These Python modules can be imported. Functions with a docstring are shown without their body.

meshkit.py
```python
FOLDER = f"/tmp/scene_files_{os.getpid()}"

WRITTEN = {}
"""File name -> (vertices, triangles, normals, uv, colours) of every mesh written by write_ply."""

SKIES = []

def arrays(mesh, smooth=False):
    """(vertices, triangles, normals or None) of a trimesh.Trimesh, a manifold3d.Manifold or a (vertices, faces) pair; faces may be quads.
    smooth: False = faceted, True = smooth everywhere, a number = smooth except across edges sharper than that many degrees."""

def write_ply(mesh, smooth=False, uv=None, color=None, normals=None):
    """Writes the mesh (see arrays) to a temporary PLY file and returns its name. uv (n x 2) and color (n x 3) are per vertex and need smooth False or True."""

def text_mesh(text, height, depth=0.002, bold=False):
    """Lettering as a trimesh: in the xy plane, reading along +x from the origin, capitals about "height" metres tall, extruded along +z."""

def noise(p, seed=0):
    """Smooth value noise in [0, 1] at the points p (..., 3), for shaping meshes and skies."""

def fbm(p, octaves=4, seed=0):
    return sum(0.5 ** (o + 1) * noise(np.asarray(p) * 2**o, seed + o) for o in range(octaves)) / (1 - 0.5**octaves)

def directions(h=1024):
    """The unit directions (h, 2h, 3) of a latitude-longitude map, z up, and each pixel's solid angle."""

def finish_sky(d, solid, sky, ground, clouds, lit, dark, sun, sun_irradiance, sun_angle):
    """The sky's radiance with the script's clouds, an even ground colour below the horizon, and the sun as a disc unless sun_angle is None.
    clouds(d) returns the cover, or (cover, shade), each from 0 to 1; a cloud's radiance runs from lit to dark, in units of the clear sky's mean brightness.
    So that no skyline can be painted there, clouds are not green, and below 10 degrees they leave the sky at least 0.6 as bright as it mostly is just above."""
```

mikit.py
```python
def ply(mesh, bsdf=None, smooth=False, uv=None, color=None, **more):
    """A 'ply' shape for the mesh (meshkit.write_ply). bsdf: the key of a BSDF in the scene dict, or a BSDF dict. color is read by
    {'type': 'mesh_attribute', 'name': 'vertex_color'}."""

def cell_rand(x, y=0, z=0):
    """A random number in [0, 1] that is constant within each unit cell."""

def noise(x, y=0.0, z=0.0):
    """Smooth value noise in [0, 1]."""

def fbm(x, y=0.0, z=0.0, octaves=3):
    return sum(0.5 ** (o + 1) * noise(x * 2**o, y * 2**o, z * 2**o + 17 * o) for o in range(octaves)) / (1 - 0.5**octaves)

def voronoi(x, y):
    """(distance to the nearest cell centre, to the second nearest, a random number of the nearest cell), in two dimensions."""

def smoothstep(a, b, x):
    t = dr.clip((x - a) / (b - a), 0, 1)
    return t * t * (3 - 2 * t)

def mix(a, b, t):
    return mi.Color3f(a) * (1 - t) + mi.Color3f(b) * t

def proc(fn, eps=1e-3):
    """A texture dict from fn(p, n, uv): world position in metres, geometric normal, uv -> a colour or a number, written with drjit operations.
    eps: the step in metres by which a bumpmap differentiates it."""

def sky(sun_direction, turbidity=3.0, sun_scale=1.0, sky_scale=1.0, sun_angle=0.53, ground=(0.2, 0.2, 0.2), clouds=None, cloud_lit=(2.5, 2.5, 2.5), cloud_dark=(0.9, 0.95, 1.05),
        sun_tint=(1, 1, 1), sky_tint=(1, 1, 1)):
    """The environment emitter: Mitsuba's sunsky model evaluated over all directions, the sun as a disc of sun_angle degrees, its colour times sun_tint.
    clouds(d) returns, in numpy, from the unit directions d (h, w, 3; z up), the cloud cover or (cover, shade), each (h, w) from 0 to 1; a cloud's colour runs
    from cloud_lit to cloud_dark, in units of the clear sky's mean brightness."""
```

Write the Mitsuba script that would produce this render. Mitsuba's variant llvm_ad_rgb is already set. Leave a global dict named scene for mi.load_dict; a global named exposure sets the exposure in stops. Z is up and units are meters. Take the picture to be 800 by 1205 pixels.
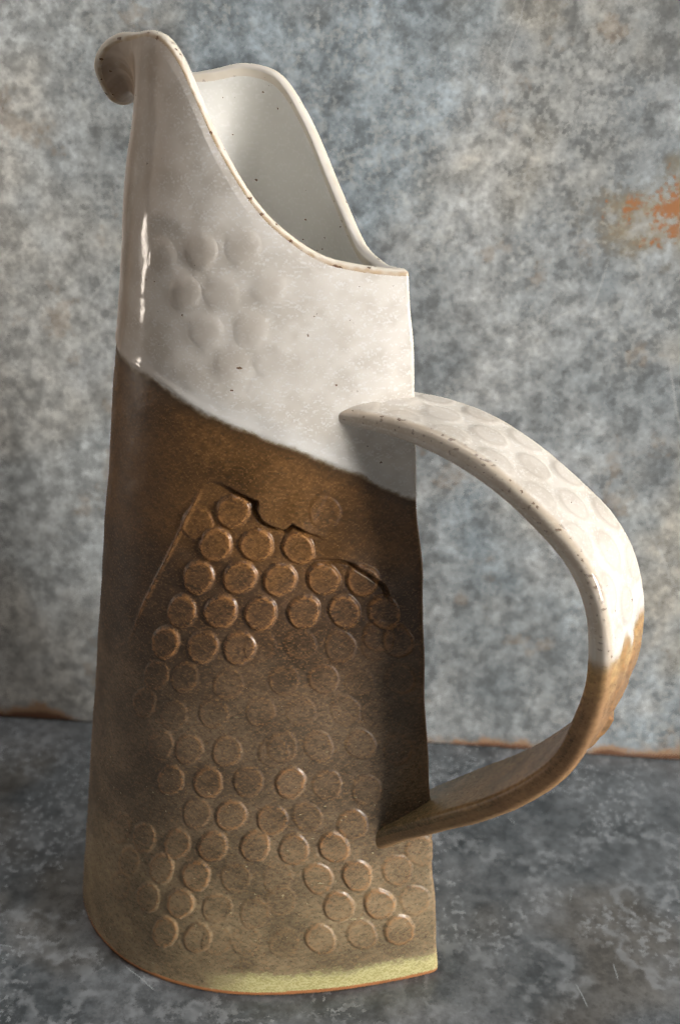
import math
import numpy as np
import drjit as dr
import mitsuba as mi
import meshkit
import mikit
from mikit import noise, fbm, smoothstep, mix

T = mi.ScalarTransform4f
scene, labels = {'type': 'scene'}, {}
RNG = np.random.default_rng(7)

# ------------------------------------------------------------------ camera, lamps, exposure
exposure = 0.8
PITCH, ROLL, EYE, DIST, F800 = 0.39351, 0.02236, 0.27583, 0.23522, 1250.2
eye = np.array([0, -DIST, EYE])
fwd = np.array([0, math.cos(PITCH), -math.sin(PITCH)])
up0 = np.array([0, math.sin(PITCH), math.cos(PITCH)])
rgt = np.array([1.0, 0, 0])
cam_up = up0 * math.cos(ROLL) - rgt * math.sin(ROLL)
scene['camera'] = {
    'type': 'thinlens', 'fov': math.degrees(2 * math.atan(400 / F800)), 'fov_axis': 'x',
    'aperture_radius': 0.0015, 'focus_distance': 0.298, 'near_clip': 0.01, 'far_clip': 50.0,
    'to_world': T().look_at(origin=eye.tolist(), target=(eye + fwd).tolist(), up=cam_up.tolist())}


def light_sheet(key, centre, target, w, h, rgb):
    """A flat sheet of light, for daylit windows of the room and for added fills."""
    scene[key] = {'type': 'rectangle', 'to_world': T().look_at(origin=centre, target=target, up=[0, 0, 1]).scale([w / 2, h / 2, 1]),
                  'bsdf': {'type': 'diffuse', 'reflectance': {'type': 'rgb', 'value': 0.5}},
                  'emitter': {'type': 'area', 'radiance': {'type': 'rgb', 'value': rgb}}}


light_sheet('window', [1.38, -0.75, 0.46], [0, 0.06, 0.14], 0.34, 0.58, [35.0, 33.7, 31.8])
light_sheet('window_001', [-1.45, 0.16, 0.13], [0, 0.06, 0.14], 0.13, 0.13, [8.0, 7.0, 6.0])
light_sheet('window_002', [-1.75, -0.62, 0.75], [0, 0.06, 0.14], 1.3, 1.1, [0.30, 0.22, 0.155])  # added warm fill panel for the spout side and left wall
light_sheet('added_top_light', [0.15, -0.02, 2.1], [0, 0.06, 0.14], 1.5, 1.1, [1.8, 1.8, 1.82])  # added overhead panel, brightens the table and the jug's inside
labels['window'] = {'label': 'tall bright window to the right of the jug', 'category': 'window'}
labels['window_001'] = {'label': 'small dim window to the left of the jug', 'category': 'window'}
labels['window_002'] = {'label': 'added broad warm fill light to the left of the jug', 'category': 'window'}
labels['added_top_light'] = {'label': 'added wide pale fill light above the table', 'category': 'added_top_light'}
scene['room_light'] = {'type': 'constant', 'radiance': {'type': 'rgb', 'value': [0.035, 0.031, 0.027]}}

# ------------------------------------------------------------------ materials
def smooth01(x):
    x = np.clip(x, 0, 1)
    return x * x * (3 - 2 * x)


def turb(x, y, s, seed, octaves=5):
    """Mottling: fbm in millimetres, each octave turned so that no grid shows."""
    t, a, w = 0, 1.0, 0
    x, y = mi.Float(x) * s, mi.Float(y) * s
    for o in range(octaves):
        t = t + a * noise(x + 13.7 * o, y + 5.1 * o, seed + 7.3 * o)
        w += a
        x, y = 2.03 * (x * .8 - y * .6), 2.03 * (x * .6 + y * .8)
        a *= .68
    return t / w


WALL_A, WALL_B = np.array([-0.1529, 0.1750]), np.array([0.1509, 0.1528])
wdir = (WALL_B - WALL_A) / np.linalg.norm(WALL_B - WALL_A)


WSC = np.random.default_rng(12)
WALL_SCR = [(float(WSC.uniform(-160, 160)), float(WSC.uniform(20, 300)), float(WSC.normal(1.57, .5)), float(WSC.uniform(14, 60)), float(WSC.uniform(.35, .8))) for _ in range(16)]


def wall_colour(p, n, uv):
    x, z = uv.x * 1000, uv.y * 1000
    big = turb(x, z, .016, 1.3, 3)
    mid = turb(x, z, .060, 5.0, 5)
    fine = turb(x, z, .24, 9.0, 4)
    grit = turb(x, z, .80, 14.0, 2)
    st = turb(x * 1.6, z * .16, .07, 66, 4)
    c = mix([.180, .202, .216], [.390, .402, .402], smoothstep(.24, .76, .55 * big + .45 * mid))
    warm = smoothstep(.44, .62, turb(x + 140, z, .011, 21, 4) + .16 * smoothstep(-70, -150, x) + .10 * smoothstep(190, 260, z) * smoothstep(0, 60, x))
    c = mix(c, [.405, .370, .305], .62 * warm)
    c = mix(c, [.265, .325, .370], .62 * smoothstep(.45, .62, turb(x, z, .012, 33, 4)))
    c = mix(c, [.150, .168, .180], .45 * smoothstep(.50, .66, turb(x, z, .034, 44, 5)))
    c = mix(c, [.46, .465, .455], .50 * smoothstep(-55, -125, x + 60 * (mid - .5)))  # left end painted paler, standing in for light on that side
    c = c * (0.92 + 0.16 * smoothstep(.32, .68, st))
    c = c * (0.64 + 0.70 * smoothstep(.24, .76, fine)) * (0.72 + 0.56 * grit)
    c = mix(c, [.52, .53, .51], .42 * smoothstep(.48, .74, turb(x, z, .62, 51, 3)) * smoothstep(.40, .60, big))
    c = mix(c, [.27, .18, .10], .32 * smoothstep(.63, .74, turb(x, z, .055, 61, 5)))
    for sx, sz, a, ln, wd in WALL_SCR:
        u, v = (x - sx) * math.cos(a) + (z - sz) * math.sin(a), -(x - sx) * math.sin(a) + (z - sz) * math.cos(a)
        v = v + 1.2 * (noise(u * .12, sx) - .5)
        c = mix(c, [.50, .51, .50], .45 * smoothstep(wd, wd * .2, dr.abs(v)) * smoothstep(ln / 2, ln / 2 - 5.0, dr.abs(u)) * fine * 1.6)
    # rust: a bloom at the right
    r = dr.sqrt(dr.square((x - 125) / 28) + dr.square((z - 232) / 14))
    halo = smoothstep(1.6, .2, r + 1.6 * (mid - .5) + 1.2 * (fine - .5))
    core = smoothstep(.80, .25, r + 1.6 * (fine - .5) + 1.1 * (grit - .5))
    c = mix(c, [.33, .255, .14], .70 * halo)
    c = mix(c, [.36, .140, .045], .85 * core)
    # rust creeping up from the bottom edge in patches
    patch = turb(x + 31, 0.0, .030, 2.2, 3) + .06 + .34 * smoothstep(-105, -140, x) + .26 * smoothstep(105, 125, x) + .14 * smoothstep(22, 8, dr.abs(x - 66)) + .12 * smoothstep(16, 4, dr.abs(x - 40))
    rise = smoothstep(.62, .95, (patch * 1.5) - z / 13 + .9 * (fine - .5))
    c = mix(c, [.32, .165, .065], .80 * rise)
    c = mix(c, [.11, .045, .022], .85 * smoothstep(.70, .95, patch * 1.6 - z / 6.5 + .5 * (fine - .5)))
    return c


SCR = np.random.default_rng(23)
SCRATCH = [(float(SCR.uniform(-170, 200)), float(SCR.uniform(-60, 140)), float(SCR.normal(1.35, .8)), float(SCR.uniform(4, 16))) for _ in range(22)]
SCRATCH.append((82.0, 24.0, 1.75, 11.0))


def table_colour(p, n, uv):
    x, y = p.x * 1000, p.y * 1000
    big = turb(x, y, .020, 71, 3)
    mid = turb(x, y, .075, 75, 5)
    fine = turb(x, y, .30, 79, 4)
    grit = turb(x, y, .95, 84, 2)
    c = mix([.055, .064, .070], [.148, .160, .170], smoothstep(.28, .72, .35 * big + .65 * mid))
    c = mix(c, [.125, .105, .080], .45 * smoothstep(.52, .68, turb(x, y, .020, 91, 3)))
    c = mix(c, [.185, .195, .205], .55 * smoothstep(.50, .70, turb(x + 20, y, .030, 120, 4) + .10 * smoothstep(-40, -110, x)))
    c = c * (0.76 + 0.48 * smoothstep(.25, .75, fine)) * (0.82 + 0.36 * grit)
    c = mix(c, [.36, .38, .40], .60 * smoothstep(.55, .70, turb(x, y, .62, 96, 3)) * smoothstep(.44, .62, turb(x, y, .035, 99, 4)))
    vein = 1 - dr.abs(2 * turb(x, y, .045, 103, 4) - 1)
    c = mix(c, [.27, .285, .30], .55 * smoothstep(.86, .99, vein) * smoothstep(.36, .62, fine))
    for sx, sy, a, ln in SCRATCH:
        u, v = (x - sx) * math.cos(a) + (y - sy) * math.sin(a), -(x - sx) * math.sin(a) + (y - sy) * math.cos(a)
        v = v + .6 * (noise(u * .2, sx) - .5)
        c = mix(c, [.34, .37, .38], .7 * smoothstep(.32, .08, dr.abs(v)) * smoothstep(ln / 2, ln / 2 - 2.0, dr.abs(u)))
    return c


def table_height(p, n, uv):
    x, y = p.x * 1000, p.y * 1000
    return turb(x, y, .22, 75.0, 3) * .00028


def glaze_colour(p, n, uv, handle=False):
    x, y, z = p.x * 1000, p.y * 1000, p.z * 1000
    d = uv.x
    coarse = fbm(x * .16, y * .16, z * .16, 3)
    gr = fbm(x * .85, y * .85, z * .85, 2)
    gr2 = fbm(x * 1.9 + 7, y * 1.9, z * 1.9, 2)
    g = uv.y + 2.4 * (coarse - .5) + .9 * (gr - .5)
    # white glaze
    w = mix([.76, .72, .665], [.64, .595, .535], smoothstep(.35, .7, coarse))
    w = mix(w, [.86, .85, .83], .60 * smoothstep(.48, .68, gr2) * smoothstep(.35, .6, gr))
    w = mix(w, [.52, .465, .405], (.85 if handle else .75) * dr.clip(d, 0, 1))
    w = mix(w, [.68, .69, .69], .4 * smoothstep(9, 2, g))
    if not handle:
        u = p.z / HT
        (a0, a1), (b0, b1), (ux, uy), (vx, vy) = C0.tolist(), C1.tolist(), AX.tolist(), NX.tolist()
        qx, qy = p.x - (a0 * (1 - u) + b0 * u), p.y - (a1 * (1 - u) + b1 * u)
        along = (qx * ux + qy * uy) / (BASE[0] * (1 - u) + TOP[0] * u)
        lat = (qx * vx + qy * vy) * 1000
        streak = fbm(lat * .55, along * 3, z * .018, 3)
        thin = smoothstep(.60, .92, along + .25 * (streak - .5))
        w = mix(w, mix([.34, .235, .155], [.52, .41, .32], smoothstep(.25, .75, streak)), .85 * thin)  # thin-glaze brown streaks, with the warm shade of the spout side painted in
    pin = noise(x * .55 + 31, y * .55, z * .55) * noise(x * 1.3 + 5, y * 1.3, z * 1.3)
    w = mix(w, [.16, .085, .04], .9 * smoothstep(.735, .77, pin))
    # brown glaze: rust where it is thick at the top, olive tan further down
    t = z + 26 * (coarse - .5)
    if handle:
        br = mix([.17, .125, .062], [.27, .160, .080], smoothstep(62, 100, t))
        br = mix(br, [.42, .27, .115], .85 * smoothstep(-15, -3, g))
    else:
        br = mix([.158, .112, .071], [.098, .057, .031], smoothstep(88, 138, t))
        br = mix([.245, .186, .110], br, smoothstep(16, 82, t))
        br = mix(br, [.155, .074, .023], .85 * smoothstep(138, 158, t))
    soft = fbm(x * .075 + 3, y * .075, z * .075, 4)
    br = br * (0.62 + 0.58 * smoothstep(.18, .82, soft)) * (0.68 + 0.54 * smoothstep(.15, .85, .6 * gr + .4 * gr2))
    br = mix(br, [.30, .155, .062], .35 * smoothstep(.55, .75, gr2))
    br = mix(br, [.050, .034, .020], .40 * smoothstep(.60, .78, fbm(x * 1.2 + 60, y * 1.2, z * 1.2, 2)))
    br = mix(br, [.50, .44, .27], .55 * smoothstep(.92, .96, noise(x * .8 + 9, y * .8, z * .8)) * smoothstep(120, 60, z))
    br = mix(br, [.38, .175, .060], .70 * dr.clip(d * smoothstep(.26, .66, .5 * gr + .5 * gr2), 0, 1))
    if not handle:
        br = mix(br, [.060, .034, .015], .65 * smoothstep(-5.0, -.6, g))
    band = smoothstep(11.0, 6.2, z + 4 * (gr - .5) + 4 * (coarse - .5)) * smoothstep(-46, -26, x + 12 * (coarse - .5) - .12 * y) * smoothstep(75, 50, y)
    br = mix(br, mix([.46, .42, .165], [.62, .58, .31], smoothstep(.3, .7, gr2)), .88 * band)
    e = dr.clip(-d, 0, 1)
    if handle:
        w = w * mi.Color3f(.88, .865, .84)
    w = mix(w, [.50, .40, .29], .7 * e)
    w = mix(w, [.10, .05, .025], .8 * e * smoothstep(.74, .82, noise(x * 1.1 + 3, y * 1.1, z * 1.1)))
    br = mix(br, [.36, .20, .095], .65 * e)
    mid = mix(br, [.40, .31, .21], .55)
    sof = 2.2 if handle else 1.0
    return mix(mix(br, mid, smoothstep(-1.4 * sof, -.2, g)), w, smoothstep(-.7 * sof, .8 * sof, g))


def handle_colour(p, n, uv):
    return glaze_colour(p, n, uv, True)


def glaze_rough(p, n, uv):
    return 0.36 - 0.25 * smoothstep(-1, 1, uv.y)


def rim_colour(p, n, uv):
    x, y, z = p.x * 1000, p.y * 1000, p.z * 1000
    c = mix([.62, .55, .45], [.74, .69, .61], fbm(x * .3, y * .3, z * .3))
    c = mix(c, [.42, .27, .13], .70 * smoothstep(.70, 1.08, uv.x + .35 * (noise(x * .7, y * .7, z * .7) - .5)))
    c = mix(c, [.66, .62, .57], .8 * smoothstep(.0, -.5, uv.x))
    pin = noise(x * .8 + 3, y * .8, z * .8)
    return mix(c, [.13, .06, .025], .9 * smoothstep(.80, .86, pin) * smoothstep(-.2, .3, uv.x))


def clay_colour(p, n, uv):
    x, y, z = p.x * 1000, p.y * 1000, p.z * 1000
    return mix([.30, .115, .04], [.52, .235, .10], fbm(x * .5, y * .5, z * .9))


def principled(colour, rough, **kw):
    return {'type': 'twosided', 'bsdf': {'type': 'principled', 'base_color': mikit.proc(colour), 'roughness': rough, **kw}}


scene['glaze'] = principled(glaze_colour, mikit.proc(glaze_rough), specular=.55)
scene['handle_glaze'] = principled(handle_colour, mikit.proc(glaze_rough), specular=.55)


def lining_colour(p, n, uv):
    x, y, z = p.x * 1000, p.y * 1000, p.z * 1000
    c = mix([.66, .65, .61], [.75, .74, .705], fbm(x * .06, y * .06, z * .06, 4))
    c = mix(c, [.80, .79, .77], .4 * smoothstep(.5, .75, fbm(x * 1.3, y * 1.3, z * 1.3, 2)))
    pin = noise(x * .5 + 11, y * .5, z * .5) * noise(x * 1.2 + 5, y * 1.2, z * 1.2)
    return mix(c, [.17, .09, .045], .85 * smoothstep(.72, .76, pin))


scene['lining_glaze'] = principled(lining_colour, .16, specular=.5)
scene['rim_glaze'] = principled(rim_colour, .2, specular=.5)
scene['raw_clay'] = principled(clay_colour, .8, specular=.3)
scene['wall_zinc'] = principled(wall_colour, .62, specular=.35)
scene['table_zinc'] = {'type': 'bumpmap', 'arbitrary': mikit.proc(table_height, eps=4e-4), 'scale': 1.0,
                       'bsdf': principled(table_colour, .42, specular=.5)}

HT = .29
TH = .53101
AX = np.array([-math.cos(TH), math.sin(TH)])        # from the seam at the handle towards the spout
NX = np.array([-math.sin(TH), -math.cos(TH)])       # to the near side
C0, C1 = np.array([.0365, .03217]), np.array([.01183, .04052])
BASE, TOP = (.14157, .12409, .88293, .0515), (.07322, .05394, .63723, .03369)

# ------------------------------------------------------------------ setting: sheet metal table top and upright sheet
def slab(x0, x1, y0, y1, z0, z1, r=.0012):
    """A bevelled box."""
    v, f = [], []
    ring = lambda i, z: [(x0 + i, y0 + i, z), (x1 - i, y0 + i, z), (x1 - i, y1 - i, z), (x0 + i, y1 - i, z)]
    v = ring(0, z0) + ring(0, z1 - r) + ring(r, z1)
    for k in (0, 4):
        f += [(k + i, k + (i + 1) % 4, k + 4 + (i + 1) % 4, k + 4 + i) for i in range(4)]
    f += [(8, 9, 10, 11), (3, 2, 1, 0)]
    return np.array(v), np.array(f)


v, f = slab(-1.5, 1.5, -1.0, .9, -.03, 0)
scene['tabletop'] = mikit.ply((v, f), 'table_zinc', uv=v[:, :2])
labels['tabletop'] = {'label': 'dark scratched zinc sheet table top under the jug', 'kind': 'structure'}


def wall_sheet():
    """The upright sheet: a thin plate, slightly dented, its bottom edge worn uneven; uv in metres along and up."""
    us = np.concatenate([np.linspace(-1.5, -.3, 25)[:-1], np.linspace(-.3, .3, 401), np.linspace(.3, 1.5, 25)[1:]])
    rows = np.concatenate([[0, .0008], np.linspace(.002, .5, 90), np.linspace(.5, 1.2, 15)[1:]])
    rr = np.random.default_rng(3)
    ph = rr.uniform(0, 6.28, 40)
    edge = sum(.0011 / (1 + .25 * k) * np.sin(us * (23 + 31 * k) + ph[k]) for k in range(14)) * .16
    edge = .0010 + np.abs(edge)
    U, Z = np.meshgrid(us, rows)
    Zz = Z + np.maximum(0, 1 - Z / .03) * edge[None]
    dent = .0016 * np.sin(U * 9 + 1.1 + 2 * np.sin(Z * 7)) * np.sin(Z * 11 + .4) + .0004 * np.sin(U * 37 + Z * 19)
    out = []
    for side in (0, 1):
        off = dent + (0 if side == 0 else .0022)
        x = WALL_A[0] + .1529 * 1 + wdir[0] * U - wdir[1] * off
        base = WALL_A + wdir * (.1529 / wdir[0])
        x = base[0] + wdir[0] * U - wdir[1] * off
        y = base[1] + wdir[1] * U + wdir[0] * off
        out.append(np.stack([x, y, Zz], -1).reshape(-1, 3))
    nr, nc = U.shape
    idx = np.arange(nr * nc).reshape(nr, nc)
    q = lambda a, b, c, d: np.stack([a, b, c, d], -1).reshape(-1, 4)
    front = q(idx[:-1, :-1], idx[:-1, 1:], idx[1:, 1:], idx[1:, :-1])
    n = nr * nc
    back = front[:, ::-1] + n
    bottom = q(idx[0, :-1] + n, idx[0, 1:] + n, idx[0, 1:], idx[0, :-1])
    top = q(idx[-1, :-1], idx[-1, 1:], idx[-1, 1:] + n, idx[-1, :-1] + n)
    uv = np.tile(np.stack([U, Zz], -1).reshape(-1, 2), (2, 1))
    return np.vstack(out), np.vstack([front, back, bottom, top]), uv


v, f, uv = wall_sheet()
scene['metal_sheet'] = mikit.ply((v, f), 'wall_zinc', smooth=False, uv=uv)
labels['metal_sheet'] = {'label': 'mottled grey galvanised metal sheet with rust patches standing upright behind the jug', 'category': 'metal sheet'}

# ------------------------------------------------------------------ the jug
WALLT = .0033


def bez(L, k, al, w, t, start=(0, 0)):
    t = t[:, None]
    P0 = np.array(start, float)
    P1 = np.array([k * math.cos(al), k * math.sin(al)])
    return (1 - t)**3 * P0 + 3 * t * (1 - t)**2 * P1 + 3 * t * t * (1 - t) * np.array([L, w * .75]) + t**3 * np.array([L, 0.])


def even_t(n):
    t = np.linspace(0, 1, 4000)
    m = .5 * (bez(*BASE, t) + bez(*TOP, t))
    s = np.concatenate([[0], np.cumsum(np.linalg.norm(np.diff(m, axis=0), axis=1))])
    return np.interp(np.linspace(0, s[-1], n), s, t)


NN, NF, NR = 500, 170, 760
TN, TF = even_t(NN), even_t(NF)[::-1][1:]
KIND = np.concatenate([np.zeros(NN), np.ones(NF - 1), np.full(5, 2)])
TT = np.concatenate([TN, TF, np.zeros(5)])
NCOL = len(TT)


def ring_at(P, K, wall=.0045):
    """Outline of near wall, far wall, the far wall's butt joint against the near wall, and the near wall's end face."""
    near = bez(*P, TN)
    tan = near[3] - near[0]
    tan = tan / np.linalg.norm(tan)
    inn = np.array([tan[1], -tan[0]])                 # into the jug
    J = inn * wall + tan * .0035
    far = bez(*P, TF) * [1, -1]
    w = ((1 - TF)**3)[:, None]
    far = far + w * J
    pts = [J * .5 + inn * wall * .5, inn * wall + tan * .0005, inn * wall * .75, inn * wall * .4, inn * wall * .15]
    o = np.vstack([near, far, np.array(pts)])
    for _ in range(24):
        o = .5 * o + .25 * (np.roll(o, 1, 0) + np.roll(o, -1, 0))
    return o


OB, OT = ring_at(BASE, 0), ring_at(TOP, 1)


def outline(z):
    """xy of the columns at heights z (rows x columns)."""
    u = (z / HT)[..., None]
    o = OB * (1 - u) + OT * u
    zz = z[..., None]
    wob = .0007 * np.exp(-((zz - .030) / .022)**2) + .00028 * np.sin(zz * 95 + 1) + .0002 * np.sin(zz * 210 + 2)
    o = o - np.array([1.0, 0]) * wob * np.exp(-(o[..., :1] / .018)**2)
    return C0 * (1 - u) + C1 * u + o[..., :1] * AX + o[..., 1:] * NX


from scipy.interpolate import PchipInterpolator
K_N = [0, .1, .2, .32, .39, .45, .52, .60, .70, .80, .88, .94, 1.0]
H_N = [.22818, .23034, .23912, .25780, .2700, .2780, .2822, .2832, .2825, .2818, .2775, .2715, .2645]
K_F = [0, .1, .2, .32, .45, .60, .72, .80, .88, .94, 1.0]
H_F = [.22818, .22992, .24302, .26286, .27480, .2765, .2740, .2722, .2705, .2678, .2645]
FL_T = [0, .62, .72, .80, .86, .92, 1.0]
FL_O = [0, 0, .0010, .0044, .0088, .0118, .0100]
FL_A = [0, 0, .25, .75, 1.30, 1.95, 2.55]
far_c = KIND >= 1
RIMZ = np.where(far_c, PchipInterpolator(K_F, H_F)(TT), PchipInterpolator(K_N, H_N)(TT))
FO, FA = PchipInterpolator(FL_T, FL_O)(TT), PchipInterpolator(FL_T, FL_A)(TT)
k = np.exp(-.5 * (np.arange(-6, 7) / 2.5)**2)
smooth_cols = lambda a, n=2: np.convolve(np.concatenate([a[-40:], a, a[:40]]), k / k.sum(), 'same')[40:-40] if n == 1 else smooth_cols(smooth_cols(a, 1), n - 1)
FO, FA, RIMZ = smooth_cols(FO), smooth_cols(FA), smooth_cols(RIMZ, 4)
TOPL = .036


def shell(rows):
    """The jug's outer surface before any relief: rows v in 0..1 by columns."""
    rows = np.asarray(rows)[:, None]
    zb = RIMZ - TOPL - .0 * FO
    V = .87
    low = np.clip(rows / V, 0, 1) * zb
    h = np.clip((rows - V) / (1 - V), 0, 1)
    h00, h10, h01, h11 = 2 * h**3 - 3 * h**2 + 1, h**3 - 2 * h**2 + h, -2 * h**3 + 3 * h**2, h**3 - h**2
    m1 = TOPL + .9 * FO
    zz = h00 * zb + h10 * (TOPL + 1.0 * FO * np.clip(FA / 2, 0, 1)) + h01 * RIMZ + h11 * m1 * np.cos(FA)
    oo = h01 * FO + h11 * m1 * np.sin(FA)
    z = np.where(rows <= V, low, zz)
    off = np.where(rows <= V, 0, oo)
    xy = outline(z)
    d = np.roll(xy, -1, 1) - np.roll(xy, 1, 1)
    d /= np.linalg.norm(d, axis=-1, keepdims=True)
    nrm = np.stack([d[..., 1], -d[..., 0]], -1)
    s = np.sign((nrm[0, NN // 2] * NX).sum())
    xy = xy + s * nrm * off[..., None]
    return np.concatenate([xy, z[..., None]], -1)


def normals(P):
    du = np.roll(P, -1, 1) - np.roll(P, 1, 1)
    dv = np.gradient(P, axis=0)
    n = np.cross(du, dv)
    n /= np.linalg.norm(n, axis=-1, keepdims=True) + 1e-12
    return n * np.sign((n[NR // 3, NN // 2, :2] * NX).sum())


S0 = shell(np.linspace(0, 1, NR))
N0 = normals(S0)
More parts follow.
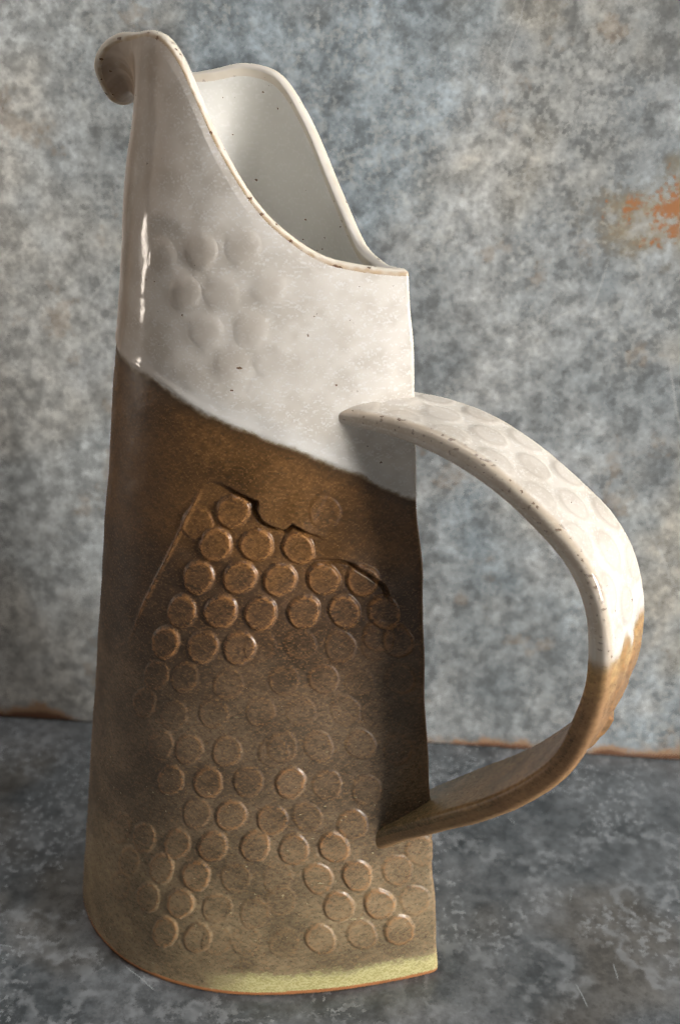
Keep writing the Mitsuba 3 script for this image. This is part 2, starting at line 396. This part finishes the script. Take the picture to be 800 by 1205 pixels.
#GEOM_END
DISCS = [(0.4569, 0.2307, (50219, -6995, 60634), 0.6), (0.3475, 0.2328, (51584, -5754, 63124), 1.3), (0.2588, 0.2343, (54543, -5010, 64574), 0.8), (0.3835, 0.2219, (52114, -6851, 59547), 1.1), (0.2988, 0.2229, (49876, -5635, 60900), 0.8), (0.2089, 0.2245, (57592, -4860, 61915), 0.75), (0.3284, 0.2127, (50945, -6519, 57851), 0.75), (0.239, 0.2137, (53910, -5214, 58821), 0.8), (0.2724, 0.2046, (50661, -5752, 56246), 0.6), (0.2028, 0.2059, (56047, -4706, 56770), 0.5), (0.1818, 0.2138, (56984, -4911, 59013), 0.3), (0.1602, 0.2045, (57285, -3894, 56214), 0.3), (0.1422, 0.2236, (68398, 3809, 61469), 0.25), (0.0989, 0.2139, (63084, 3564, 58796), 0.2), (0.3341, 0.2391, (51872, -5332, 65200), 0.2), (0.2588, 0.1643, (48915, -5994, 47156), 1), (0.2881, 0.154, (47559, -7042, 45076), 1), (0.2182, 0.1549, (50731, -4895, 45276), 1), (0.319, 0.1437, (49339, -8408, 43055), 0.9), (0.2439, 0.145, (48556, -5625, 43425), 1), (0.3495, 0.1324, (50234, -9794, 40947), 0.75), (0.2742, 0.1342, (45801, -6704, 41505), 0.9), (0.2089, 0.1345, (49643, -4408, 41411), 0.9), (0.3835, 0.1214, (50046, -11335, 38951), 0.8), (0.3043, 0.1225, (48001, -8164, 39529), 0.6), (0.2406, 0.1235, (47211, -5506, 39672), 0.7), (0.3265, 0.1597, (50139, -8298, 45981), 0.5), (0.156, 0.1544, (57794, 4059, 45034), 0.9), (0.1818, 0.145, (51162, -3656, 43150), 0.9), (0.1221, 0.1451, (54484, 4504, 42836), 1), (0.0731, 0.1444, (51565, 5108, 41990), 1), (0.1477, 0.1352, (50578, -2276, 40963), 0.85), (0.0952, 0.135, (51443, 5086, 40468), 0.8), (0.0472, 0.134, (48492, 5866, 39359), 0.8), (0.0542, 0.1268, (48133, 6034, 39115), 0.35), (0.0325, 0.1245, (46405, 6551, 38461), 0.5), (0.1195, 0.1648, (56977, 4502, 46715), 0.2), (0.4023, 0.11, (56691, -14022, 42281), 0.3), (0.3379, 0.1117, (56283, -11139, 43030), 0.26), (0.2571, 0.1116, (50855, -6952, 43085), 0.22), (0.4302, 0.0995, (54668, -15368, 40325), 0.26), (0.3554, 0.0984, (56737, -12267, 40770), 0.19), (0.2794, 0.1015, (50815, -8140, 41412), 0.22), (0.3815, 0.087, (57153, -13778, 38879), 0.26), (0.3227, 0.0882, (54916, -10756, 39295), 0.34), (0.2555, 0.0894, (49325, -6870, 39399), 0.34), (0.1863, 0.0904, (52129, -3548, 39101), 0.19), (0.3554, 0.0763, (56485, -12688, 37471), 0.45), (0.2846, 0.0781, (50770, -8588, 37772), 0.52), (0.2214, 0.0798, (50342, -5090, 37722), 0.34), (0.1631, 0.0799, (51305, -2233, 37135), 0.64), (0.1169, 0.0786, (51790, 6006, 36832), 0.3), (0.0707, 0.0756, (48898, 7188, 35652), 0.22), (0.3025, 0.0669, (52345, -9755, 36219), 0.26), (0.2455, 0.0678, (48317, -6287, 36134), 0.56), (0.1863, 0.0669, (50130, -3208, 35526), 0.49), (0.1408, 0.0677, (51599, 5403, 35666), 0.26), (0.336, 0.0544, (55362, -11911, 34568), 0.49), (0.2724, 0.056, (48376, -7861, 34648), 0.6), (0.2089, 0.0575, (48990, -4244, 34433), 0.56), (0.1574, 0.0562, (49228, -1613, 33651), 0.52), (0.1091, 0.0563, (48970, 6314, 33595), 0.75), (0.2988, 0.0443, (51360, -9635, 33248), 0.71), (0.2357, 0.0456, (47160, -5622, 33091), 0.22), (0.1774, 0.0462, (48472, -2452, 32598), 0.19), (0.1274, 0.0454, (48594, 5972, 32493), 0.52), (0.4775, 0.051, (48217, -17940, 33240), 0.26), (0.4086, 0.0524, (55810, -15654, 34040), 0.41), (0.4457, 0.0406, (52611, -17243, 32360), 0.34), (0.3653, 0.0435, (56379, -13689, 33168), 0.56), (0.4706, 0.0291, (48911, -18099, 30852), 0.26), (0.3918, 0.0305, (56353, -15214, 31578), 0.45), (0.3246, 0.0327, (53917, -11375, 31917), 0.71), (0.2622, 0.0334, (46362, -7161, 31757), 0.3), (0.3514, 0.02, (55518, -13116, 30508), 0.6), (0.2917, 0.021, (50037, -9206, 30492), 0.45), (0.0877, 0.064, (48715, 6828, 34893), 0.45), (0.0828, 0.0449, (46459, 7256, 31896), 0.68), (0.0393, 0.0446, (43753, 8499, 31208), 0.41), (0.0149, 0.0504, (42508, 8878, 29984), 0.34), (0.104, 0.0342, (46535, 6569, 31338), 0.64), (0.06, 0.033, (44274, 7968, 31524), 0.75), (0.0237, 0.032, (41744, 9239, 31578), 0.3), (0.1247, 0.0222, (46202, 6039, 29618), 0.52), (0.0791, 0.0223, (44366, 7167, 28739), 0.38), (0.0404, 0.0216, (42085, 8179, 27481), 0.64), (0.1673, 0.0215, (46495, -1619, 29454), 0.19), (0.2089, 0.1243, (48802, -4354, 39677), 0.21), (0.1518, 0.1253, (53452, 4332, 39643), 0.19), (0.1002, 0.1239, (50389, 5136, 39062), 0.24), (0.0565, 0.1239, (47966, 6016, 38637), 0.21), (0.1731, 0.1137, (54408, -3138, 42844), 0.21), (0.1208, 0.1139, (56412, 5699, 42498), 0.26), (0.0767, 0.112, (53341, 6613, 40918), 0.14), (0.0303, 0.1119, (50001, 7448, 39186), 0.23), (0.2058, 0.1034, (52903, -4550, 41405), 0.21), (0.1505, 0.1037, (56609, 5117, 41234), 0.14), (0.0939, 0.1032, (53212, 6517, 40620), 0.16), (0.0565, 0.1011, (50573, 7575, 40262), 0.15), (0.1745, 0.0919, (52303, -3089, 39256), 0.21), (0.1274, 0.092, (53922, 5583, 39377), 0.23), (0.0767, 0.0915, (51041, 6992, 39373), 0.25), (0.0359, 0.0883, (47970, 8117, 38286), 0.22), (0.1731, 0.0376, (47769, -2190, 31498), 0.2), (0.2074, 0.0327, (47096, -3924, 31259), 0.25), (0.2605, 0.0212, (45632, -7010, 30330), 0.2), (0.2182, 0.0221, (46042, -4436, 30105), 0.2), (0.2058, 0.0133, (45669, -3639, 28999), 0.12)]
CREASE = [(0.4939, 0.1154), (0.4457, 0.1317), (0.3939, 0.1467), (0.3495, 0.1606), (0.3171, 0.1709)]
STEP = [(0.3097, 0.172), (0.2794, 0.1715), (0.2439, 0.1691), (0.2182, 0.1677), (0.2198, 0.165), (0.212, 0.1623), (0.1982, 0.1607), (0.1774, 0.1595), (0.1645, 0.1614), (0.1436, 0.1589), (0.1182, 0.157)]
STEP2 = [(0.1546, 0.1486), (0.1314, 0.1509), (0.1002, 0.1507), (0.084, 0.1494), (0.0635, 0.146), (0.0472, 0.1425), (0.037, 0.1353)]
GLAZE = [(0.0011, 0.1671), (0.0237, 0.1692), (0.0449, 0.1716), (0.0719, 0.1752), (0.0989, 0.1774), (0.1287, 0.1799), (0.1588, 0.182), (0.1907, 0.1842), (0.2261, 0.1864), (0.2639, 0.1878), (0.3061, 0.1901), (0.3534, 0.1924), (0.4086, 0.1955), (0.4615, 0.1979), (0.7481, 0.2036), (0.8955, 0.1971), (0.9767, 0.1913), (1.0, 0.1953)]
#DATA_END

from scipy.spatial import cKDTree


def surf(t, z):
    """The point of the near wall at outline parameter t and height z."""
    c = int(np.argmin(abs(TN - t)))
    r = int(np.argmin(abs(S0[:int(NR * .985), c, 2] - z)))
    return S0[r, c]


disp = np.zeros(S0.shape[:2])
arc_mm = np.linalg.norm(S0 - S0[:, :1], axis=-1) * 1000
field = np.zeros(S0.shape[:2])
flat = S0.reshape(-1, 3)
is_near = np.broadcast_to(KIND < 1, disp.shape)
tree = cKDTree(flat)


def vnoise(P, seed):
    return np.asarray(meshkit.noise(P + seed * 3.7)) - .5


gb = np.interp(TN, [g[0] for g in GLAZE], [g[1] for g in GLAZE]) if GLAZE else np.full(NN, .19)
gfar = gb[0] + (gb[-1] - gb[0]) * TF
GB = np.concatenate([gb, gfar, np.full(5, gb[0])])
gl = (S0[..., 2] - GB) * 1000

far_discs = []
for i, z in enumerate(np.arange(.016, .235, .0098)):
    for j in range(14):
        t = .1 + .062 * j + (.031 if i % 2 else 0)
        if t < .93:
            far_discs.append((t, z, (1 / .0046**2, 0, 1 / .0046**2), RNG.uniform(0, .8), 1))
for t, z, M, a, side in [(*d, 0) for d in DISCS] + far_discs:
    if side == 0:
        c = surf(t, z)
    else:
        col = NN + int(np.argmin(abs(TF - t)))
        if z > RIMZ[col] - .02:
            continue
        c = S0[int(np.argmin(abs(S0[:int(NR * .85), col, 2] - z))), col]
    r = max(M[0], M[2])**-.5
    idx = np.array(tree.query_ball_point(c, .0110))
    dv = flat[idx] - c
    hor = np.sign(dv[:, 0]) * np.hypot(dv[:, 0], dv[:, 1])
    q = np.sqrt(np.maximum(M[0] * hor**2 + 2 * M[1] * hor * dv[:, 2] + M[2] * dv[:, 2]**2, 0))
    ang = np.arctan2(dv[:, 2], hor)
    q = q * (1 + .03 * np.sin(2 * ang + 400 * t) + .025 * np.sin(3 * ang + 900 * z) + .012 * np.sin(7 * ang + 90 * t))
    white = gl.reshape(-1)[idx] > 0
    plate = 1 / (1 + np.exp((q - 1) / np.where(white, .21, .032)))
    dome = plate * (.94 + .08 * np.clip(q, 0, 1.1)**4) - .08 * np.exp(-((q - 1.14) / .10)**2)
    disp.reshape(-1)[idx] += np.where(white, .00058 * a, .00092 * a) * dome
    ring = np.exp(-((q - .90) / .13)**2) + .24 * plate
    field.reshape(-1)[idx] = np.maximum(field.reshape(-1)[idx], a * np.where(white, plate, ring))


def poly_field(line, reach):
    """Signed distance (above positive) in metres to a line of (t, z) points on the near wall, for vertices within reach."""
    P = np.array([surf(t, z) for t, z in line])
    pts, sgn = [], []
    for a, b in zip(P[:-1], P[1:]):
        m = max(2, int(np.linalg.norm(b - a) / .0003))
        pts.append(a + (b - a) * np.linspace(0, 1, m, endpoint=False)[:, None])
        sgn.append(np.repeat((b - a)[None], m, 0))
    pts, sgn = np.vstack(pts), np.vstack(sgn)
    dist, j = cKDTree(pts).query(flat, distance_upper_bound=reach)
    ok = np.isfinite(dist) & is_near.reshape(-1)
    i = np.where(ok)[0]
    dv, tg = flat[i] - pts[j[i]], sgn[j[i]]
    side = np.sign(tg[:, 0] * dv[:, 2] - tg[:, 2] * dv[:, 0])
    along = j[i] / len(pts)
    return i, dist[i] * side, along


if CREASE:
    i, s, al = poly_field(CREASE, .006)
    d = disp.reshape(-1)
    taper = np.clip(al * 4, 0, 1) * np.clip((1 - al) * 14, 0, 1)
    d[i] += .00042 * np.exp(-(s / .00050)**2) * taper
    field.reshape(-1)[i] = np.maximum(field.reshape(-1)[i], .95 * np.exp(-(s / .0006)**2) * taper)
    for line, amp in ((STEP, .0014), (STEP2, .0012)):
        i, s, al = poly_field(line, .020)
        taper = np.clip(al * 3, 0, 1) * np.clip((1 - al) * 5, 0, 1)
        d[i] += taper * amp * (np.where(s > 0, np.clip(1 - s / .020, 0, 1)**2, 0) * np.clip(s / .0005, 0, 1) - .85 * np.exp(-((s + .0004) / .0005)**2))

disp += (.00022 * smooth01((gl + 1.2) / 2.2) + .00016 * np.exp(-((gl - 1.2) / 1.2)**2)) * smooth01((arc_mm - 1) / 8)
# hand-made unevenness and a grainy skin below the white glaze
mm = flat * 1000
lump = vnoise(mm * .05, 1) * .0006 + vnoise(mm * .14, 2) * .00022
grain = vnoise(mm * .9, 3) * .00005 + vnoise(mm * .4, 4) * .00008
fade = np.clip(gl.reshape(-1) / 3, 0, 1)
disp += (lump + grain * (1 - .65 * fade)).reshape(disp.shape)
lip = np.linspace(0, 1, NR)[:, None]
disp *= np.clip((1 - lip) / .012, 0, 1)
P_OUT = S0 + N0 * disp[..., None]
# the foot: a slight chamfer
ch = np.clip((.0022 - S0[..., 2]) / .0022, 0, 1)**2 * .0012
P_OUT = P_OUT - N0 * ch[..., None]


field = np.where(field > .02, field, -.8 * np.exp(-(arc_mm / 1.1)**2))
field[np.abs(field) < 2e-3] = 0


def build_jug():
    NI = 150
    ri = np.linspace(1, 0, NI)
    vi = np.interp(ri, [0, 1], [.016, 1])
    src = np.clip(np.round(vi * (NR - 1)).astype(int), 0, NR - 1)
    th = WALLT
    top, nt = S0[-1], N0[-1]
    tv = S0[-1] - S0[-2]
    tv /= np.linalg.norm(tv, axis=-1, keepdims=True)
    arc = []
    for a in np.linspace(0, math.pi, 11)[1:-1]:
        arc.append(top - nt * (th / 2) + nt * (th / 2) * math.cos(a) + tv * (th * .42) * math.sin(a))
    inner = S0[src] - N0[src] * th
    G = np.concatenate([P_OUT, np.array(arc), inner], 0)
    nrow, nc = G.shape[:2]
    idx = np.arange(nrow * nc).reshape(nrow, nc)
    nx = np.roll(idx, -1, 1)
    Q = np.stack([idx[:-1], nx[:-1], nx[1:], idx[1:]], -1)
    V = G.reshape(-1, 3)
    cen_b = np.append(P_OUT[0, :, :2].mean(0), 0.0008)
    cen_i = np.append(inner[-1, :, :2].mean(0), inner[-1, 0, 2] - .0005)
    V = np.vstack([V, cen_b, cen_i])
    fb = np.stack([nx[0], idx[0], np.full(nc, len(V) - 2)], -1)
    fi = np.stack([idx[-1], nx[-1], np.full(nc, len(V) - 1)], -1)
    tri = lambda q: np.vstack([q[:, [0, 1, 2]], q[:, [0, 2, 3]]])
    F = np.vstack([tri(Q.reshape(-1, 4)), fb, fi])
    fn = np.cross(V[F[:, 1]] - V[F[:, 0]], V[F[:, 2]] - V[F[:, 0]])
    # facing out
    probe = Q[NR // 3, NN // 2]
    pn = np.cross(V[probe[1]] - V[probe[0]], V[probe[2]] - V[probe[0]])
    if (pn[:2] * NX).sum() < 0:
        F, fn = F[:, ::-1], -fn
    n = np.zeros_like(V)
    for kk in range(3):
        np.add.at(n, F[:, kk], fn)
    n /= np.linalg.norm(n, axis=1, keepdims=True) + 1e-20
    uv = np.zeros((len(V), 2))
    uv[:NR * nc, 0], uv[:NR * nc, 1] = field.reshape(-1), gl.reshape(-1)
    uv[NR * nc:, 1] = 30
    for kk in range(9):
        uv[(NR + kk) * nc:(NR + kk + 1) * nc, 0] = math.cos((kk + 1) * math.pi / 10)
    # rows and columns of each quad decide its part
    r, c = np.meshgrid(np.arange(nrow - 1), np.arange(nc), indexing='ij')
    part = np.zeros(r.shape, int)
    zq = G[:-1, :, 2]
    part[(r >= NR - 2) & (r <= NR + 9)] = 1
    spout = (TT[c] > .70) & (zq > RIMZ[c] - .034 * smooth01((TT[c] - .70) / .2)) & (part == 0)
    part[spout] = 2
    part[(r > NR + 9)] = 4
    part[(r < NR) & (zq < .0021) & (part == 0)] = 3
    pf = np.concatenate([part.reshape(-1), part.reshape(-1), np.full(nc, 3), np.full(nc, 4)])
    uvr = uv.copy()
    uvr[(NR - 2) * nc:NR * nc, 0] = 1.0
    out = {}
    for k_, name in enumerate(('body', 'rim', 'spout', 'foot', 'lining')):
        ff = F[pf == k_]
        use, inv = np.unique(ff, return_inverse=True)
        out[name] = (V[use], inv.reshape(-1, 3), n[use], (uvr if name == 'rim' else uv)[use])
    return out


def ply_n(v, f, n, uv, bsdf):
    path = meshkit.write_ply((v, f), False, uv, None, normals=n)
    return {'type': 'ply', 'filename': path, 'face_normals': False, 'bsdf': {'type': 'ref', 'id': bsdf}}


jug = build_jug()
for name, mat in (('body', 'glaze'), ('rim', 'rim_glaze'), ('spout', 'glaze'), ('foot', 'raw_clay'), ('lining', 'lining_glaze')):
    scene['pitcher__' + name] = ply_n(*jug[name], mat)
labels['pitcher'] = {'label': 'tall handmade stoneware pitcher with white glaze over brown and stamped circles', 'category': 'pitcher'}
labels['pitcher__foot'] = {'label': 'unglazed orange clay edge at the base'}
labels['pitcher__lining'] = {'label': 'smooth pale glazed inside of the pitcher'}
labels['pitcher__rim'] = {'label': 'cream rim with brown specks'}

# ------------------------------------------------------------------ the handle: a wide strap, notched over the seam
PATH = np.array([(-40, 190.6), (-18, 190.6), (-5, 191.0), (4.2, 190.4), (13.3, 188.5), (21, 185.8), (29.6, 180.9), (41.2, 172.4), (48.2, 165), (51.9, 158),
                 (53.4, 150), (53.8, 141.5), (53.2, 132.9), (51.1, 124.8), (48.7, 116.9), (45, 107.9), (40.5, 101.3), (35, 94.8), (28.1, 87.9), (20.2, 81.2),
                 (11.8, 75.2), (-13, 57.6), (-40, 38.6)]) / 1000


def build_handle():
    s = np.concatenate([[0], np.cumsum(np.linalg.norm(np.diff(PATH, axis=0), axis=1))])
    fine = np.linspace(0, s[-1], 2400)
    from scipy.ndimage import gaussian_filter1d
    raw = np.stack([np.interp(fine, s, PATH[:, 0]), np.interp(fine, s, PATH[:, 1])], -1)
    ctr = gaussian_filter1d(raw, 38, axis=0, mode='nearest')
    sf = np.concatenate([[0], np.cumsum(np.linalg.norm(np.diff(ctr, axis=0), axis=1))])
    tg = np.gradient(ctr, sf, axis=0)
    tg /= np.linalg.norm(tg, axis=1, keepdims=True)
    nm = np.stack([-tg[:, 1], tg[:, 0]], -1)          # outward: away from the loop
    # cross-section, a rounded bar: q across (near +), e through the thickness (outer +)
    hw, ht, rr = .0134, .0031, .0018
    sec = []
    for cx, cy, a0 in ((hw - rr, ht - rr, 0), (-(hw - rr), ht - rr, 90), (-(hw - rr), -(ht - rr), 180), (hw - rr, -(ht - rr), 270)):
        for a in np.linspace(a0, a0 + 90, 7):
            sec.append((cx + rr * math.cos(math.radians(a)), cy + rr * math.sin(math.radians(a))))
    sec = np.array(sec + sec[:1])
    ss = np.concatenate([[0], np.cumsum(np.linalg.norm(np.diff(sec, axis=0), axis=1))])
    m = 150
    sp = np.stack([np.interp(np.linspace(0, ss[-1], m, endpoint=False), ss, sec[:, i]) for i in (0, 1)], -1)
    for _ in range(3):
        sp = .5 * sp + .25 * (np.roll(sp, 1, 0) + np.roll(sp, -1, 0))
    q, e = sp[:, 0], sp[:, 1]
    # where each fibre leaves the body: the outline's half width at that height equals |q|
    def leave(zc):
        tt = np.linspace(0, .5, 400)
        u = zc / HT
        o = bez(*BASE, tt) * (1 - u) + bez(*TOP, tt) * u
        return lambda qq: np.interp(np.abs(qq), o[:, 1], o[:, 0])
    lu, ll = leave(.190), leave(.060)
    EMB = .0022
    mid = len(fine) // 2
    a0 = np.array([np.interp(-(lu(x + .0007) + EMB), ctr[:mid, 0], sf[:mid]) for x in q])
    a1 = np.array([np.interp((ll(x + .0007) + EMB), -ctr[mid:, 0], sf[mid:]) for x in q])
    ns = 520
    w = np.linspace(0, 1, ns)[:, None]
    A = a0 + (a1 - a0) * w                            # arc position, rows x fibres
    cl = np.stack([np.interp(A, sf, ctr[:, i]) for i in (0, 1)], -1)
    nn = np.stack([np.interp(A, sf, nm[:, i]) for i in (0, 1)], -1)
    d0, d1 = A - a0 - EMB, a1 - A - EMB                # distance from either joint
    swell = .0030 * np.exp(-np.clip(d0, 0, 1) / .005) + .0016 * np.exp(-np.clip(d1, 0, 1) / .004)
    tot = sf[-1]
    bump = np.exp(-((A / tot - .5) / .2)**2)
    lat = q * (1 + .18 * bump) + .0007 - .0020 * bump
    tw = -.0042 * smooth01((A - .72 * tot) / (.2 * tot))
    thin = 1 - .42 * np.exp(-np.clip(d0, 0, 1) / .012)
    P2 = cl + nn * (.0004 + .0017 * bump + e * thin + np.where(e > 0, swell * (e / ht) * np.clip(1 - (q / hw)**2, 0, 1), 0))[..., None]
    z = P2[..., 1] + tw * (-(q / hw) * .5 + .5)
    u = (z / HT)[..., None]
    xy = C0 * (1 - u) + C1 * u - AX * P2[..., :1] + NX * lat[..., None]
    G = np.concatenate([xy, z[..., None]], -1)
    # stamped discs on the outer face
    outer = ((e > ht * .6) * smooth01((hw - .0008 - np.abs(q)) / .0025))[None]
    fld = np.zeros(G.shape[:2])
    dz = np.zeros(G.shape[:2])
    rg = np.random.default_rng(11)
    for i in range(30):
        sc = .020 + i * .0064
        for j in range(-1, 2):
            if (i + j) % 2:
                continue
            qc = j * .0098 + rg.normal(0, .0004)
            amp = rg.uniform(.55, 1.0) * (1 if sc < .16 else .55)
            rad = np.hypot(A - sc, q * (1 + .1 * bump) - qc) / .0047
            pl = 1 / (1 + np.exp((rad - 1) / .055))
            dome = pl - .35 * np.exp(-((rad - 1.2) / .15)**2)
            dz += outer * amp * dome * .00038
            gz = z * 1000 - 141
            fld = np.maximum(fld, outer * amp * np.where(gz > 0, .48 * pl + .5 * np.exp(-((rad - .88) / .11)**2), np.exp(-((rad - .86) / .17)**2)))
    P = G.reshape(-1, 3) * 1000
    dz = dz + (vnoise(P * .09, 6) * .0005 + vnoise(P * .5, 7) * .00006).reshape(dz.shape)
    # a torn, layered skin low on the outer face
    for sc, qc, wd, ln in ((.152, -.004, .0016, .016), (.163, -.0065, .0014, .012), (.171, -.003, .0013, .014), (.183, .001, .0012, .012)):
        dz += outer * .0013 * np.exp(-((q - qc) / wd)**4) * np.clip((A - sc + ln / 2) / .0012, 0, 1) * np.clip((sc + ln / 2 - A) / .004, 0, 1)
    du = np.roll(G, -1, 1) - np.roll(G, 1, 1)
    dv = np.gradient(G, axis=0)
    n = np.cross(du, dv)
    n /= np.linalg.norm(n, axis=-1, keepdims=True) + 1e-15
    n = n * np.sign((n[ns // 2, int(np.argmax(e))] * np.append(-AX, 0)).sum())
    G = G + n * dz[..., None]
    edge = np.exp(-((q - hw + .0009) / .0011)**2) * (e > -.0005) + .7 * np.exp(-((q + hw - .0009) / .0011)**2) * (e > 0)
    fld = fld - edge[None]
    fld[np.abs(fld) < 5e-3] = 0
    gz = z * 1000 - 143.0 + q * 1000 * .22 - 3.2 * np.exp(-((q + .001) / .0016)**2) * -1 - .8 * np.sin(q * 700)
    nr = ns
    idx = np.arange(nr * m).reshape(nr, m)
    nx = np.roll(idx, -1, 1)
    F = np.stack([idx[:-1], nx[:-1], nx[1:], idx[1:]], -1).reshape(-1, 4)
    V = G.reshape(-1, 3)
    F = np.vstack([F[:, [0, 1, 2]], F[:, [0, 2, 3]]])
    t = F[(ns // 2) * m + int(np.argmax(e))]
    pn = np.cross(V[t[1]] - V[t[0]], V[t[2]] - V[t[0]])
    if (pn[:2] * AX).sum() > 0:
        F = F[:, ::-1]
    return V, F, np.stack([fld.reshape(-1), gz.reshape(-1)], -1)


v, f, uv = build_handle()
scene['pitcher__handle'] = mikit.ply((v, f), 'handle_glaze', smooth=True, uv=uv)
